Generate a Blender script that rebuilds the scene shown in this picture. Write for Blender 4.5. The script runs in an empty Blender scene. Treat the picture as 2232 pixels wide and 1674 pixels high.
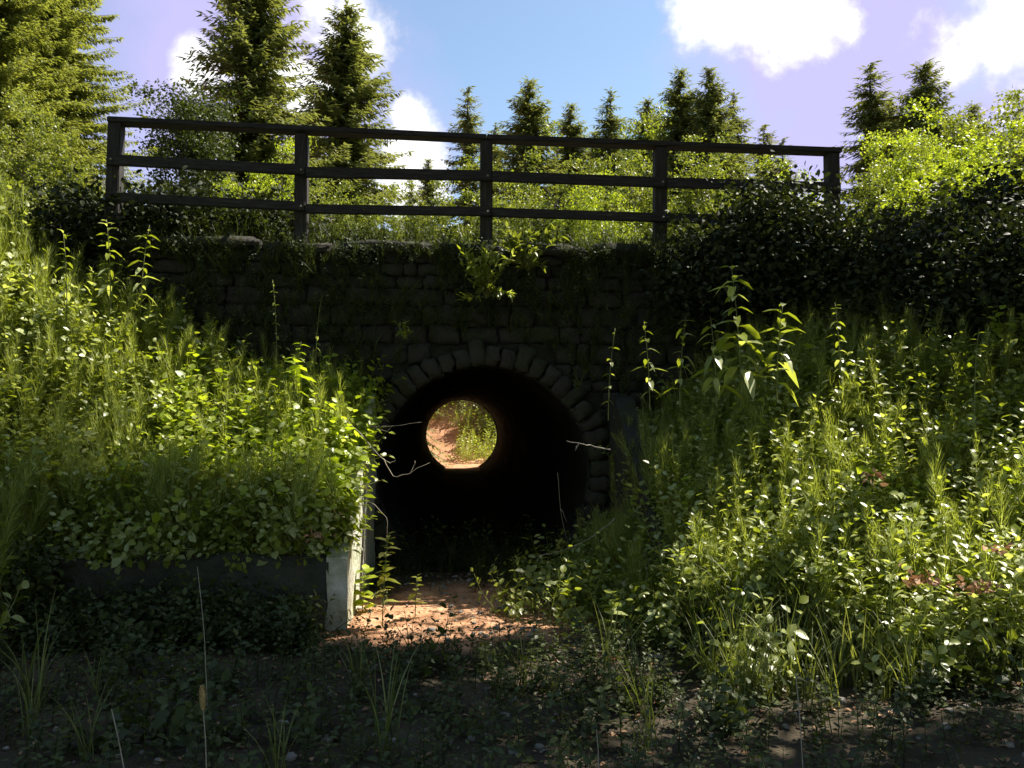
import bpy, bmesh, math, random
import numpy as np
from mathutils import Vector, Matrix

# ------------------------------------------------------------------ camera, sky, sun
SC = bpy.context.scene
COL = SC.collection
F_PX = 1700.0                      # focal length in photo pixels (2232 wide)
YAW = math.radians(4.5)            # camera looks a little right of the tunnel axis (+Y)
PITCH = math.radians(2.4)
EYE = Vector((0, 0, 1.7))
cd = bpy.data.cameras.new('camera')
cam = bpy.data.objects.new('camera', cd); COL.objects.link(cam)
cd.sensor_width = 36; cd.lens = 36 * F_PX / 2232
cd.clip_start = 0.05; cd.clip_end = 2000
cam.location = EYE
cam.rotation_euler = (math.radians(90) + PITCH, 0, -YAW)
SC.camera = cam
CM = cam.rotation_euler.to_matrix()

SUN_EL = math.radians(53); SUN_AZ = math.radians(67)     # azimuth clockwise from +Y
SUNV = Vector((math.sin(SUN_AZ) * math.cos(SUN_EL), math.cos(SUN_AZ) * math.cos(SUN_EL), math.sin(SUN_EL)))
ld = bpy.data.lights.new('sun', 'SUN'); ld.energy = 5.0; ld.angle = math.radians(0.5); ld.color = (1.0, 0.93, 0.80)
sun = bpy.data.objects.new('sun', ld); COL.objects.link(sun)
sun.rotation_euler = SUNV.to_track_quat('Z', 'Y').to_euler(); sun.location = (20, 8, 30)

SC.view_settings.view_transform = 'Standard'; SC.view_settings.look = 'None'
SC.view_settings.gamma = 1; SC.view_settings.exposure = 1.35
SC.cycles.max_bounces = 6; SC.cycles.transparent_max_bounces = 4
SC.cycles.diffuse_bounces = 3; SC.cycles.glossy_bounces = 2; SC.cycles.transmission_bounces = 3

def raydir(px, py):
    v = Vector(((px - 1116) / F_PX, -(py - 837) / F_PX, -1.0))
    return CM @ v
def at(px, py, D):                 # point of the photograph at depth D metres
    return EYE + raydir(px, py) * D

W = bpy.data.worlds.new('World'); SC.world = W; W.use_nodes = True
nt = W.node_tree; nd = nt.nodes; lk = nt.links; nd.clear()
def N(t, **kw):
    n = nd.new(t)
    for k, v in kw.items(): setattr(n, k, v)
    return n
def math_node(op, a, b=None, c=None, tree=None, clamp=False):
    tr = tree or nt
    n = tr.nodes.new('ShaderNodeMath'); n.operation = op; n.use_clamp = clamp
    for i, v in enumerate((a, b, c)):
        if v is None: continue
        if hasattr(v, 'links'): tr.links.new(v, n.inputs[i])
        else: n.inputs[i].default_value = v
    return n.outputs[0]
out = N('ShaderNodeOutputWorld'); bg = N('ShaderNodeBackground'); bg.inputs[1].default_value = 0.070
sky = N('ShaderNodeTexSky', sky_type='NISHITA', sun_disc=False)
sky.sun_elevation = SUN_EL; sky.sun_rotation = SUN_AZ; sky.altitude = 200; sky.air_density = 1.3; sky.dust_density = 0.6; sky.ozone_density = 1.5
tc = N('ShaderNodeTexCoord')
nz = N('ShaderNodeTexNoise'); nz.inputs['Scale'].default_value = 8; nz.inputs['Detail'].default_value = 9; nz.inputs['Roughness'].default_value = 0.6
lk.new(tc.outputs['Generated'], nz.inputs['Vector'])
nz2 = N('ShaderNodeTexNoise'); nz2.inputs['Scale'].default_value = 4; nz2.inputs['Detail'].default_value = 8
lk.new(tc.outputs['Generated'], nz2.inputs['Vector'])
# individual clouds: direction, angular radius, opacity
clouds = [((1640, 10), .095, 1), ((1560, -20), .08, 1), ((1740, 30), .06, 1), ((2180, 90), .085, 1), ((2230, 20), .09, 1), ((770, 60), .075, 1),
          ((690, 10), .06, 1), ((900, 265), .048, 1), ((880, 330), .045, 1), ((430, 145), .05, 1), ((660, 190), .05, .9), 
          ((2100, 150), .045, .8), ((860, 420), .08, .5)]
veil = [((1950, 170), .24), ((2200, 330), .28), ((350, 130), .24), ((560, 200), .22), ((1720, 130), .16), ((560, 30), .16), ((1800, 330), .14)]
def blob(c, r, wob):
    d = raydir(*c).normalized()
    vm = N('ShaderNodeVectorMath', operation='DISTANCE'); lk.new(tc.outputs['Generated'], vm.inputs[0]); vm.inputs[1].default_value = d
    s = math_node('DIVIDE', vm.outputs['Value'], r)
    return math_node('SUBTRACT', 1.0, s)
def union(lst):
    acc = lst[0]
    for l in lst[1:]: acc = math_node('SMOOTH_MAX', acc, l, 0.15)
    return acc
cl = union([blob(c, r, 1) for c, r, o in clouds])
cl = math_node('MULTIPLY_ADD', math_node('SUBTRACT', nz.outputs['Fac'], 0.5), 2.6, cl)
cl = math_node('MULTIPLY', math_node('SUBTRACT', cl, .22), 2.0, clamp=True)
ve = union([blob(c, r, 1) for c, r in veil])
ve = math_node('MULTIPLY_ADD', math_node('SUBTRACT', nz2.outputs['Fac'], 0.5), 2.2, ve)
ve = math_node('MULTIPLY', ve, 1.2, clamp=True)
mv = N('ShaderNodeMix', data_type='RGBA'); mv.inputs['B'].default_value = (3.7, 3.45, 5.8, 1)
lk.new(math_node('MULTIPLY', ve, 0.95), mv.inputs['Factor'])
tint = N('ShaderNodeMix', data_type='RGBA', blend_type='MULTIPLY'); tint.inputs['Factor'].default_value = 1; tint.inputs['B'].default_value = (1.0, 1.0, 1.0, 1)
lk.new(sky.outputs[0], tint.inputs['A']); lk.new(tint.outputs['Result'], mv.inputs['A'])
mc = N('ShaderNodeMix', data_type='RGBA'); mc.inputs['B'].default_value = (8.5, 8.5, 8.7, 1)
cr = N('ShaderNodeMix', data_type='RGBA'); cr.inputs['A'].default_value = (4.6, 4.5, 5.3, 1); cr.inputs['B'].default_value = (8.5, 8.5, 8.6, 1)
lk.new(math_node('MULTIPLY', math_node('SUBTRACT', math_node('ADD', nz2.outputs['Fac'], cl), 0.62), 1.6, clamp=True), cr.inputs['Factor']); lk.new(cr.outputs['Result'], mc.inputs['B'])
lk.new(cl, mc.inputs['Factor']); lk.new(mv.outputs['Result'], mc.inputs['A'])
lk.new(mc.outputs['Result'], bg.inputs[0]); lk.new(bg.outputs[0], out.inputs[0])

# ------------------------------------------------------------------ helpers
rng = np.random.default_rng(7)
random.seed(7)
def tag(o, label=None, cat=None, group=None, kind=None):
    if label: o['label'] = label
    if cat: o['category'] = cat
    if group: o['group'] = group
    if kind: o['kind'] = kind
    return o
def empty(name, loc=(0, 0, 0), rz=0, sc=1.0):
    o = bpy.data.objects.new(name, None); COL.objects.link(o); o.location = loc; o.rotation_euler = (0, 0, rz); o.scale = (sc, sc, sc)
    o.empty_display_size = 0.2
    return o
class Geo:                          # a bag of vertices and quads/tris collected with numpy
    def __init__(s): s.V = []; s.T = []; s.Q = []; s.n = 0; s.tm = []; s.qm = []
    def add(s, V, T=None, Q=None, m=0):
        V = np.asarray(V, float).reshape(-1, 3)
        if T is not None and len(T): T = np.asarray(T, int).reshape(-1, 3); s.T.append(T + s.n); s.tm.append(np.full(len(T), m))
        if Q is not None and len(Q): Q = np.asarray(Q, int).reshape(-1, 4); s.Q.append(Q + s.n); s.qm.append(np.full(len(Q), m))
        s.V.append(V); s.n += len(V)
    def arr(s):
        V = np.concatenate(s.V) if s.V else np.zeros((0, 3))
        T = np.concatenate(s.T) if s.T else np.zeros((0, 3), int); Q = np.concatenate(s.Q) if s.Q else np.zeros((0, 4), int)
        tm = np.concatenate(s.tm) if s.tm else np.zeros(0, int); qm = np.concatenate(s.qm) if s.qm else np.zeros(0, int)
        return V, T, Q, tm, qm
    def scatter(s, g, R, P):        # copies of bag g, one per (3x3, position)
        V, T, Q, tm, qm = g.arr() if isinstance(g, Geo) else g
        R = np.asarray(R); P = np.asarray(P); n = len(P)
        if n == 0: return
        VV = np.einsum('nij,vj->nvi', R, V) + P[:, None, :]
        off = (np.arange(n) * len(V))[:, None, None]
        if len(T): s.T.append((T[None] + off).reshape(-1, 3) + s.n); s.tm.append(np.tile(tm, n))
        if len(Q): s.Q.append((Q[None] + off).reshape(-1, 4) + s.n); s.qm.append(np.tile(qm, n))
        s.V.append(VV.reshape(-1, 3)); s.n += n * len(V)
    def mesh(s, name, mats, smooth=False):
        V, T, Q, tm, qm = s.arr()
        me = bpy.data.meshes.new(name)
        me.vertices.add(len(V)); me.vertices.foreach_set('co', V.astype(np.float32).ravel())
        nl = T.size + Q.size; me.loops.add(nl)
        me.loops.foreach_set('vertex_index', np.concatenate([T.ravel(), Q.ravel()]).astype(np.int32))
        me.polygons.add(len(T) + len(Q))
        st = np.concatenate([np.arange(len(T)) * 3, T.size + np.arange(len(Q)) * 4]).astype(np.int32)
        me.polygons.foreach_set('loop_start', st)
        me.polygons.foreach_set('material_index', np.concatenate([tm, qm]).astype(np.int32))
        if smooth: me.polygons.foreach_set('use_smooth', np.ones(len(T) + len(Q), bool))
        for m in (mats if isinstance(mats, (list, tuple)) else [mats]): me.materials.append(m)
        me.update(calc_edges=True)
        return me
    def build(s, name, mats, parent=None, smooth=False, loc=None):
        o = bpy.data.objects.new(name, s.mesh(name, mats, smooth)); COL.objects.link(o)
        if parent: o.parent = parent
        if loc is not None: o.location = loc
        return o
def rots(yaw, tilt=None, tdir=None, scale=1.0, roll=None):
    yaw = np.asarray(yaw, float); n = len(yaw); c, s_ = np.cos(yaw), np.sin(yaw); Z = np.zeros(n); O = np.ones(n)
    R = np.stack([np.stack([c, -s_, Z], -1), np.stack([s_, c, Z], -1), np.stack([Z, Z, O], -1)], 1)
    if tilt is not None:
        tdir = yaw * 0 if tdir is None else np.asarray(tdir)
        ax = np.stack([np.cos(tdir), np.sin(tdir), Z], -1); ct, st = np.cos(tilt), np.sin(tilt)
        K = np.zeros((n, 3, 3)); K[:, 0, 1] = -ax[:, 2]; K[:, 0, 2] = ax[:, 1]; K[:, 1, 0] = ax[:, 2]; K[:, 1, 2] = -ax[:, 0]; K[:, 2, 0] = -ax[:, 1]; K[:, 2, 1] = ax[:, 0]
        A = np.eye(3)[None] + st[:, None, None] * K + (1 - ct)[:, None, None] * (K @ K)
        R = A @ R
    return R * (np.asarray(scale, float).reshape(-1, 1, 1) if np.ndim(scale) else scale)
def randrot(n, scale, up=0.0):      # leaf frames: +Y along the leaf, +Z its face; up pulls faces skyward
    f = rng.normal(size=(n, 3)); f[:, 2] = f[:, 2] * 0.7 - 0.15; f /= np.linalg.norm(f, axis=1)[:, None]
    z = rng.normal(size=(n, 3)) + np.array([0, 0, up]); z -= (z * f).sum(1)[:, None] * f; z /= np.linalg.norm(z, axis=1)[:, None] + 1e-9
    x = np.cross(f, z)
    R = np.stack([x, f, z], -1)
    return R * np.asarray(scale).reshape(-1, 1, 1)
def frame_to(dirs, up=(0, 0, 1)):   # frames whose +Y follows dirs
    f = np.asarray(dirs, float); f = f / (np.linalg.norm(f, axis=1)[:, None] + 1e-9)
    u = np.tile(np.asarray(up, float), (len(f), 1)) + rng.normal(size=f.shape) * 0.15
    x = np.cross(f, u); x /= np.linalg.norm(x, axis=1)[:, None] + 1e-9
    z = np.cross(x, f)
    return np.stack([x, f, z], -1)
def tube(g, pts, rad, sides=6, m=0, cap=True):
    P = np.asarray(pts, float); n = len(P); rad = np.broadcast_to(np.asarray(rad, float), (n,))
    d = np.gradient(P, axis=0); d /= np.linalg.norm(d, axis=1)[:, None] + 1e-9
    ref = np.array([0.31, 0.95, 0.05]) if abs(d[:, 2]).mean() > 0.6 else np.array([0, 0, 1.0])
    x = np.cross(d, ref); x /= np.linalg.norm(x, axis=1)[:, None] + 1e-9; y = np.cross(d, x)
    a = np.arange(sides) * 2 * math.pi / sides
    V = P[:, None] + rad[:, None, None] * (np.cos(a)[None, :, None] * x[:, None] + np.sin(a)[None, :, None] * y[:, None])
    Q = []
    for i in range(n - 1):
        for k in range(sides):
            k2 = (k + 1) % sides; Q.append((i * sides + k, i * sides + k2, (i + 1) * sides + k2, (i + 1) * sides + k))
    V = V.reshape(-1, 3); T = []
    if cap:
        V = np.vstack([V, P[-1]]); e = len(V) - 1
        T = [((n - 1) * sides + k, (n - 1) * sides + (k + 1) % sides, e) for k in range(sides)]
    g.add(V, T, Q, m)
def leaf(w=0.3, fold=0.12, droop=0.15, m=0):   # unit long leaf along +Y
    g = Geo()
    V = [(0, 0, 0), (-w * .8, .28, fold * .7), (0, .33, -.0), (w * .8, .28, fold * .7), (-w * .85, .62, fold * .6 - droop * .4), (0, .66, -droop * .45), (w * .85, .62, fold * .6 - droop * .4), (0, 1, -droop)]
    T = [(0, 2, 1), (0, 3, 2), (4, 5, 7), (5, 6, 7)]; Q = [(1, 2, 5, 4), (2, 3, 6, 5)]
    g.add(V, T, Q, m); return g
def diamond(w=0.25, m=0, droop=0.1):
    g = Geo(); g.add([(0, 0, 0), (-w, .45, .05), (0, 1, -droop), (w, .5, .05)], None, [(0, 3, 2, 1)], m); return g
# smooth value noise
_t = np.random.default_rng(3).random((64, 64))
def vnoise(x, y, s=1.0):
    x = np.asarray(x, float) / s; y = np.asarray(y, float) / s
    xi = np.floor(x).astype(int); yi = np.floor(y).astype(int); fx = x - xi; fy = y - yi
    fx = fx * fx * (3 - 2 * fx); fy = fy * fy * (3 - 2 * fy)
    a = _t[xi % 64, yi % 64]; b = _t[(xi + 1) % 64, yi % 64]; c = _t[xi % 64, (yi + 1) % 64]; d = _t[(xi + 1) % 64, (yi + 1) % 64]
    return (a * (1 - fx) + b * fx) * (1 - fy) + (c * (1 - fx) + d * fx) * fy - 0.5

# ------------------------------------------------------------------ materials
def newmat(name):
    m = bpy.data.materials.new(name); m.use_nodes = True; t = m.node_tree; t.nodes.clear(); return m, t
def ramp(t, fac, stops):
    r = t.nodes.new('ShaderNodeValToRGB'); e = r.color_ramp.elements
    while len(e) < len(stops): e.new(0.5)
    for k, (p, c) in enumerate(stops): e[k].position = p; e[k].color = (*c, 1)
    t.links.new(fac, r.inputs[0]); return r.outputs[0]
def leafmat(name, cols, trans=0.35, tcol=None, rough=0.5, spec=0.3, clump=1.5):
    m, t = newmat(name); L = t.links
    geo = t.nodes.new('ShaderNodeNewGeometry'); pos = geo.outputs['Position']
    nzz = t.nodes.new('ShaderNodeTexNoise'); nzz.inputs['Scale'].default_value = clump; nzz.inputs['Detail'].default_value = 2
    L.new(pos, nzz.inputs['Vector'])
    f = math_node('MULTIPLY_ADD', geo.outputs['Random Per Island'], 0.55, math_node('MULTIPLY', nzz.outputs['Fac'], 0.5, tree=t), tree=t)
    c = ramp(t, f, [(i / (len(cols) - 1) * .7 + .15, cc) for i, cc in enumerate(cols)])
    p = t.nodes.new('ShaderNodeBsdfPrincipled'); p.inputs['Roughness'].default_value = rough
    p.inputs['Specular IOR Level'].default_value = spec; L.new(c, p.inputs['Base Color'])
    tr = t.nodes.new('ShaderNodeBsdfTranslucent')
    mm = t.nodes.new('ShaderNodeMix'); mm.data_type = 'RGBA'; mm.blend_type = 'MULTIPLY'; mm.inputs['Factor'].default_value = 1
    mm.inputs['B'].default_value = (*(tcol or (1.5, 1.5, .5)), 1); L.new(c, mm.inputs['A']); L.new(mm.outputs['Result'], tr.inputs[0])
    mx = t.nodes.new('ShaderNodeMixShader'); mx.inputs[0].default_value = trans
    L.new(p.outputs[0], mx.inputs[1]); L.new(tr.outputs[0], mx.inputs[2])
    o = t.nodes.new('ShaderNodeOutputMaterial'); L.new(mx.outputs[0], o.inputs[0]); return m
def solidmat(name, stops, scale=4, rough=0.85, bump=0.4, bscale=30, spec=0.25, stretch=None, detail=6):
    m, t = newmat(name); L = t.links
    tcn = t.nodes.new('ShaderNodeTexCoord'); src = tcn.outputs['Object']
    if stretch:
        mp = t.nodes.new('ShaderNodeMapping'); mp.inputs['Scale'].default_value = stretch; L.new(src, mp.inputs[0]); src = mp.outputs[0]
    a = t.nodes.new('ShaderNodeTexNoise'); a.inputs['Scale'].default_value = scale; a.inputs['Detail'].default_value = detail; a.inputs['Roughness'].default_value = .65; L.new(src, a.inputs[0])
    c = ramp(t, a.outputs['Fac'], stops)
    b = t.nodes.new('ShaderNodeTexNoise'); b.inputs['Scale'].default_value = bscale; b.inputs['Detail'].default_value = 5; L.new(src, b.inputs[0])
    bp = t.nodes.new('ShaderNodeBump'); bp.inputs['Strength'].default_value = bump; bp.inputs['Distance'].default_value = .03; L.new(b.outputs['Fac'], bp.inputs['Height'])
    p = t.nodes.new('ShaderNodeBsdfPrincipled'); p.inputs['Roughness'].default_value = rough; p.inputs['Specular IOR Level'].default_value = spec
    L.new(c, p.inputs['Base Color']); L.new(bp.outputs[0], p.inputs['Normal'])
    o = t.nodes.new('ShaderNodeOutputMaterial'); L.new(p.outputs[0], o.inputs[0]); return m

M = {}
M['spruce'] = leafmat('spruce needles', [(.11, .125, .05), (.19, .21, .08), (.30, .32, .13)], .35, (1.3, 1.3, .5), .55, .3, .6)
M['spruce_pale'] = leafmat('pale spruce needles', [(.14, .16, .045), (.25, .275, .08), (.38, .40, .14)], .4, (1.3, 1.3, .5), .55, .3, .6)
M['tree_leaf'] = leafmat('tree leaves', [(.08, .10, .02), (.17, .20, .04), (.28, .31, .08)], .4, None, .45, .4, .7)
M['bright_leaf'] = leafmat('yellow green leaves', [(.13, .17, .02), (.26, .32, .035), (.42, .47, .08)], .45, None, .45, .35, .8)
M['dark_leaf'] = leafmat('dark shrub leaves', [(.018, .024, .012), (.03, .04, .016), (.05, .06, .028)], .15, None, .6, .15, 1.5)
M['horsetail'] = leafmat('horsetail', [(.13, .155, .028), (.24, .28, .06), (.41, .45, .22)], .45, None, .6, .2, 1.3)
M['weed'] = leafmat('weed leaves', [(.12, .15, .016), (.24, .28, .04), (.47, .51, .26)], .45, None, .35, .6, 1.6)
M['creeper'] = leafmat('bright creeper leaves', [(.16, .21, .018), (.28, .36, .03), (.42, .48, .08)], .5, (1.5, 1.5, .4), .4, .4, 2)
M['grass'] = leafmat('grass blades', [(.06, .08, .02), (.13, .16, .045), (.28, .29, .12)], .35, None, .5, .35, 1.5)
M['shadeweed'] = leafmat('low weeds', [(.03, .04, .014), (.055, .075, .02), (.09, .11, .03)], .3, None, .5, .3, 1.5)  # darker copy of the weed greens, shade put into the colour
M['stem'] = solidmat('green stem', [(.3, (.10, .13, .035)), (.7, (.19, .20, .07))], 8, .6, 0)
M['twig'] = solidmat('dry twig', [(.3, (.22, .19, .15)), (.7, (.42, .38, .32))], 14, .8, .2)
M['seed'] = solidmat('straw seed head', [(.3, (.45, .30, .12)), (.7, (.62, .48, .22))], 60, .8, .5, 200)
M['bark'] = solidmat('bark', [(.3, (.05, .042, .034)), (.7, (.15, .13, .11))], 3, .95, .8, 12, .1, (1, 1, .25))
M['palebark'] = solidmat('pale bark', [(.3, (.14, .13, .11)), (.7, (.36, .34, .30))], 3, .9, .6, 12, .1, (1, 1, .4))
M['wood'] = solidmat('dark weathered timber', [(.3, (.010, .009, .0085)), (.5, (.03, .027, .024)), (.7, (.065, .061, .055))], 7, .75, .5, 20, .35, (.6, 6, 6))
M['stone'] = solidmat('dark field stone', [(.25, (.020, .020, .017)), (.48, (.042, .039, .034)), (.6, (.03, .036, .017)), (.8, (.07, .066, .058))], 2.2, .9, .9, 14, .2)
M['mortar'] = solidmat('mossy mortar', [(.3, (.02, .02, .017)), (.7, (.05, .05, .035))], 5, .95, .8, 30, .1)
M['vault'] = solidmat('shade dark vault stone', [(.3, (.012, .012, .011)), (.7, (.035, .033, .03))], 3, .95, .9, 10, .05)  # low albedo puts the tunnel's inner shade into the stone colour
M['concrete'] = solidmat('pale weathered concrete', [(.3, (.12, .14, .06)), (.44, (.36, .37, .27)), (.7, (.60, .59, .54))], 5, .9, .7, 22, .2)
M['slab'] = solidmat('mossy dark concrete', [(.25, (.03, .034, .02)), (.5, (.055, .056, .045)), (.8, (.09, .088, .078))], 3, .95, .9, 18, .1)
M['soil'] = solidmat('sandy soil and needle litter', [(.28, (.18, .11, .07)), (.42, (.38, .20, .11)), (.6, (.56, .31, .185)), (.75, (.62, .38, .25))], 3, .95, .9, 26, .1)
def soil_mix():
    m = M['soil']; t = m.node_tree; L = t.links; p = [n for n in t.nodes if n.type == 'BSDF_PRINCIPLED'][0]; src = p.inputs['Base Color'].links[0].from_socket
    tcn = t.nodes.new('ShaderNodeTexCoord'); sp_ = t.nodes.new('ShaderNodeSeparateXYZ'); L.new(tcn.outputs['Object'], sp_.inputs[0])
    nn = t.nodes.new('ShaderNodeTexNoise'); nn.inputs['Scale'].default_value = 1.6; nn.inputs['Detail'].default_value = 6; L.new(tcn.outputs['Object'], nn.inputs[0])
    f = math_node('SUBTRACT', sp_.outputs['Y'], 5.75, tree=t); f = math_node('MULTIPLY_ADD', math_node('SUBTRACT', nn.outputs['Fac'], .5, tree=t), 3.0, f, tree=t)  # humus nearer than the sandy path, foreground shade put into its tone
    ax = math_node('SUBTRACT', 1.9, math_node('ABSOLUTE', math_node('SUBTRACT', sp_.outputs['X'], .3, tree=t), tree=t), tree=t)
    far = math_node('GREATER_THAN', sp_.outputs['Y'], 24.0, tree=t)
    ins = math_node('SUBTRACT', 8.1, sp_.outputs['Y'], tree=t)  # tunnel floor turns dark here, its shade painted into the soil colour
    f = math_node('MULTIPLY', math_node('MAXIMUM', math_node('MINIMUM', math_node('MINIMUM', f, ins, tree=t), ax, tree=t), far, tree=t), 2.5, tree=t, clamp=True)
    shade_humus = ramp(t, nn.outputs['Fac'], [(.3, (.035, .03, .022)), (.6, (.08, .065, .045)), (.8, (.12, .10, .07))])
    mx = t.nodes.new('ShaderNodeMix'); mx.data_type = 'RGBA'; L.new(f, mx.inputs['Factor']); L.new(shade_humus, mx.inputs['A']); L.new(src, mx.inputs['B']); L.new(mx.outputs['Result'], p.inputs['Base Color'])
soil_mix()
M['litter'] = leafmat('dry leaf litter', [(.16, .09, .05), (.36, .2, .11), (.55, .36, .22)], .15, (1.2, 1, .8), .7, .2, 2)
M['pebble'] = solidmat('pebbles', [(.3, (.12, .11, .10)), (.7, (.36, .33, .30))], 6, .85, .3)

# ------------------------------------------------------------------ ground
CX, CZ, RR = 0.37, 1.09, 1.16       # tunnel centre x, centre height, radius
YF, YB = 8.55, 25.6                 # near face, far face
DECK = 3.55
def sst(a, b, x): t = np.clip((np.asarray(x, float) - a) / (b - a), 0, 1); return t * t * (3 - 2 * t)
def height(x, y):
    x = np.asarray(x, float); y = np.asarray(y, float)
    # near side ------------------------------------------------
    dl = sst(-.86, -.95, x)                               # behind the left wing wall
    dr = sst(1.72, 1.86, x)
    u = np.clip((y - 6.3) / 2.2, 0, 1)
    left = .52 + 1.30 * u + .95 * sst(1.6, 3.9, -x) * (.35 * sst(2.95, 3.6, -x) + sst(6.3, 8.3, y) * (1 - .35 * sst(2.95, 3.6, -x))) + .35 * sst(4, 8, -x)
    fwd = sst(5.2 - 2.6 * sst(2.7, 4.6, -x), 6.36 - .0 * x, y)  # bank comes forward left of the block wall
    blockz = sst(2.95, 3.15, -x)
    left = np.where(y > 6.34, left, left * fwd * blockz + .02)
    right = 2.05 * sst(4.3, 8.6, y) * (.5 + .5 * sst(1.8, 3.3, x)) + .75 * sst(2.6, 5.5, x) * sst(4.5, 8.4, y)
    fore = .05 * vnoise(x + 3, y, .8) + .12 * sst(1.5, 4, np.abs(x)) + .02
    h = fore * (1 - dl) * (1 - dr) + dl * np.maximum(left, fore) + dr * np.maximum(right, fore)
    # ends of the wall: bank climbs to the deck
    endl = sst(3.5, 5.0, -x) * sst(6.2, 8.7, y); endr = sst(4.3, 5.8, x) * sst(6.4, 8.7, y)
    h = h * (1 - np.maximum(endl, endr)) + DECK * np.maximum(endl, endr)
    # embankment and far side
    top = DECK + .12 * vnoise(x, y, 3) + 0.0 * x
    chan = sst(.9, 5.0, np.abs(x - CX - .9)) if False else None
    far = top * np.where(x > CX, sst(2.5, 10, x - CX), sst(1.3, 4.0, CX - x))
    back = sst(28.5, 34.5, y)
    farz = far * (1 - back) + (DECK + 2.0 * sst(33, 45, y)) * back + .03
    h = np.where(y > YF + .12, top, h)
    h = np.where(y > YB + .1, farz, h)
    return h + .05 * vnoise(x, y, .9) * (np.abs(x - CX) > 1.5) + .03 * vnoise(x * 1.3, y, .33)
xs = np.unique(np.concatenate([np.linspace(-400, -40, 10), np.linspace(-40, -9, 25), np.linspace(-9, 9, 181), np.linspace(9, 40, 25), np.linspace(40, 400, 10), [-.86, -.95, 1.72, 1.86]]))
ys = np.unique(np.concatenate([np.linspace(-300, -20, 8), np.linspace(-20, 1, 14), np.linspace(1, 8.55, 90), [YF + .1, YF + .16], np.linspace(8.9, 25.5, 20), [YB + .08, YB + .14], np.linspace(25.9, 36, 60), np.linspace(36, 60, 20), np.linspace(60, 700, 14), [6.33, 6.35]]))
X, Y = np.meshgrid(xs, ys); Z = height(X, Y)
g = Geo(); nx, ny = len(xs), len(ys)
ii = np.arange((ny - 1) * nx).reshape(ny - 1, nx)[:, :-1]
Q = np.stack([ii, ii + 1, ii + 1 + nx, ii + nx], -1)
xc = (xs[:-1] + xs[1:]) / 2; yc = (ys[:-1] + ys[1:]) / 2
keep = np.ones((ny - 1, nx - 1), bool)
skirt = ((yc > YF + .0) & (yc < YF + .3)) | ((yc > YB - .2) & (yc < YB + .13))
# no earth across the tunnel mouths
keep[np.ix_(skirt, (xc > -2.2) & (xc < 2.9))] = False
g.add(np.stack([X, Y, Z], -1).reshape(-1, 3), None, Q[keep])
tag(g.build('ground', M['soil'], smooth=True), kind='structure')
g = Geo(); fx = np.linspace(-1.1, 1.9, 16); fy = np.linspace(YF - .35, YB + .6, 70); X, Y = np.meshgrid(fx, fy)
Z = .045 - .12 * (Y < YF + .05) + .04 * vnoise(X, Y, .5) + .12 * (np.abs(X - CX) / 1.3) ** 3
ii = np.arange(69 * 16).reshape(69, 16)[:, :-1]; g.add(np.stack([X, Y, Z], -1).reshape(-1, 3), None, np.stack([ii, ii + 1, ii + 17, ii + 16], -1))
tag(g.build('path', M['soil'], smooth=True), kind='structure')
def gz(x, y): return float(height(np.array([x]), np.array([y]))[0])

# ------------------------------------------------------------------ stone culvert
culvert = empty('stone_culvert', (CX, YF, 0))
tag(culvert, 'dark stone bridge wall pierced by a round tunnel with daylight at its far end', 'culvert')
CL = Vector((CX, YF, 0))
def block(g, cx, cy, cz, sx, sy, sz, jit=.02, ang=0, n=3):
    # an uneven stone: rounded, slightly bulged box
    k = n + 1; lin = np.linspace(-1, 1, k)
    faces = []; vid = {}; V = []
    def vert(p):
        key = tuple(np.round(p, 4))
        if key not in vid: vid[key] = len(V); V.append(p)
        return vid[key]
    for ax in range(3):
        for sgn in (-1, 1):
            for i in range(n):
                for j in range(n):
                    q = []
                    for (a, b) in ((i, j), (i + 1, j), (i + 1, j + 1), (i, j + 1)):
                        p = [0, 0, 0]; p[ax] = sgn; p[(ax + 1) % 3] = lin[a]; p[(ax + 2) % 3] = lin[b]; q.append(vert(tuple(p)))
                    faces.append(q if sgn > 0 else q[::-1])
    V = np.array(V, float)
    r = np.abs(V).copy(); nrm = (r ** 8).sum(1) ** (1 / 8.0)
    V = V / nrm[:, None] * .985
    V[:, 1] *= 1 + .0
    V = V * np.array([sx, sy, sz]) / 2
    V += rng.normal(size=V.shape) * jit * .35
    skew = rng.normal(size=2) * .04; V[:, 0] += V[:, 2] * skew[0]; V[:, 2] += V[:, 0] * skew[1]
    c, s_ = math.cos(ang), math.sin(ang)
    V = np.stack([V[:, 0] * c + V[:, 2] * s_, V[:, 1], -V[:, 0] * s_ + V[:, 2] * c], -1)
    g.add(V + np.array([cx, cy, cz]), None, faces)
# mortar backing with a round hole, for both faces
def holed_wall(x0, x1, z0, z1, y, th):
    g = Geo(); n = 64; a = np.arange(n) * 2 * math.pi / n
    ring = np.stack([np.cos(a), np.sin(a)], -1)
    inner = np.array([CX, CZ]) + ring * RR
    hw = np.maximum(np.abs(ring[:, 0]) / np.where(ring[:, 0] > 0, x1 - CX, CX - x0), np.abs(ring[:, 1]) / np.where(ring[:, 1] > 0, z1 - CZ, CZ - z0))
    outer = np.array([CX, CZ]) + ring / hw[:, None]
    V = []
    for yy in (y, y + th):
        for r in (inner, outer): V += [(p[0] - CX, yy - YF, p[1]) for p in r]
    Q = []
    for k in range(n):
        j = (k + 1) % n
        Q += [(k, n + k, n + j, j), (2 * n + j, 3 * n + j, 3 * n + k, 2 * n + k), (n + k, 3 * n + k, 3 * n + j, n + j)]
    g.add(V, None, Q); return g
XL, XR = -3.75, 4.75
holed_wall(XL, XR, -.5, 3.52, YF + .06, .1).build('backing_wall', M['mortar'], culvert)
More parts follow.
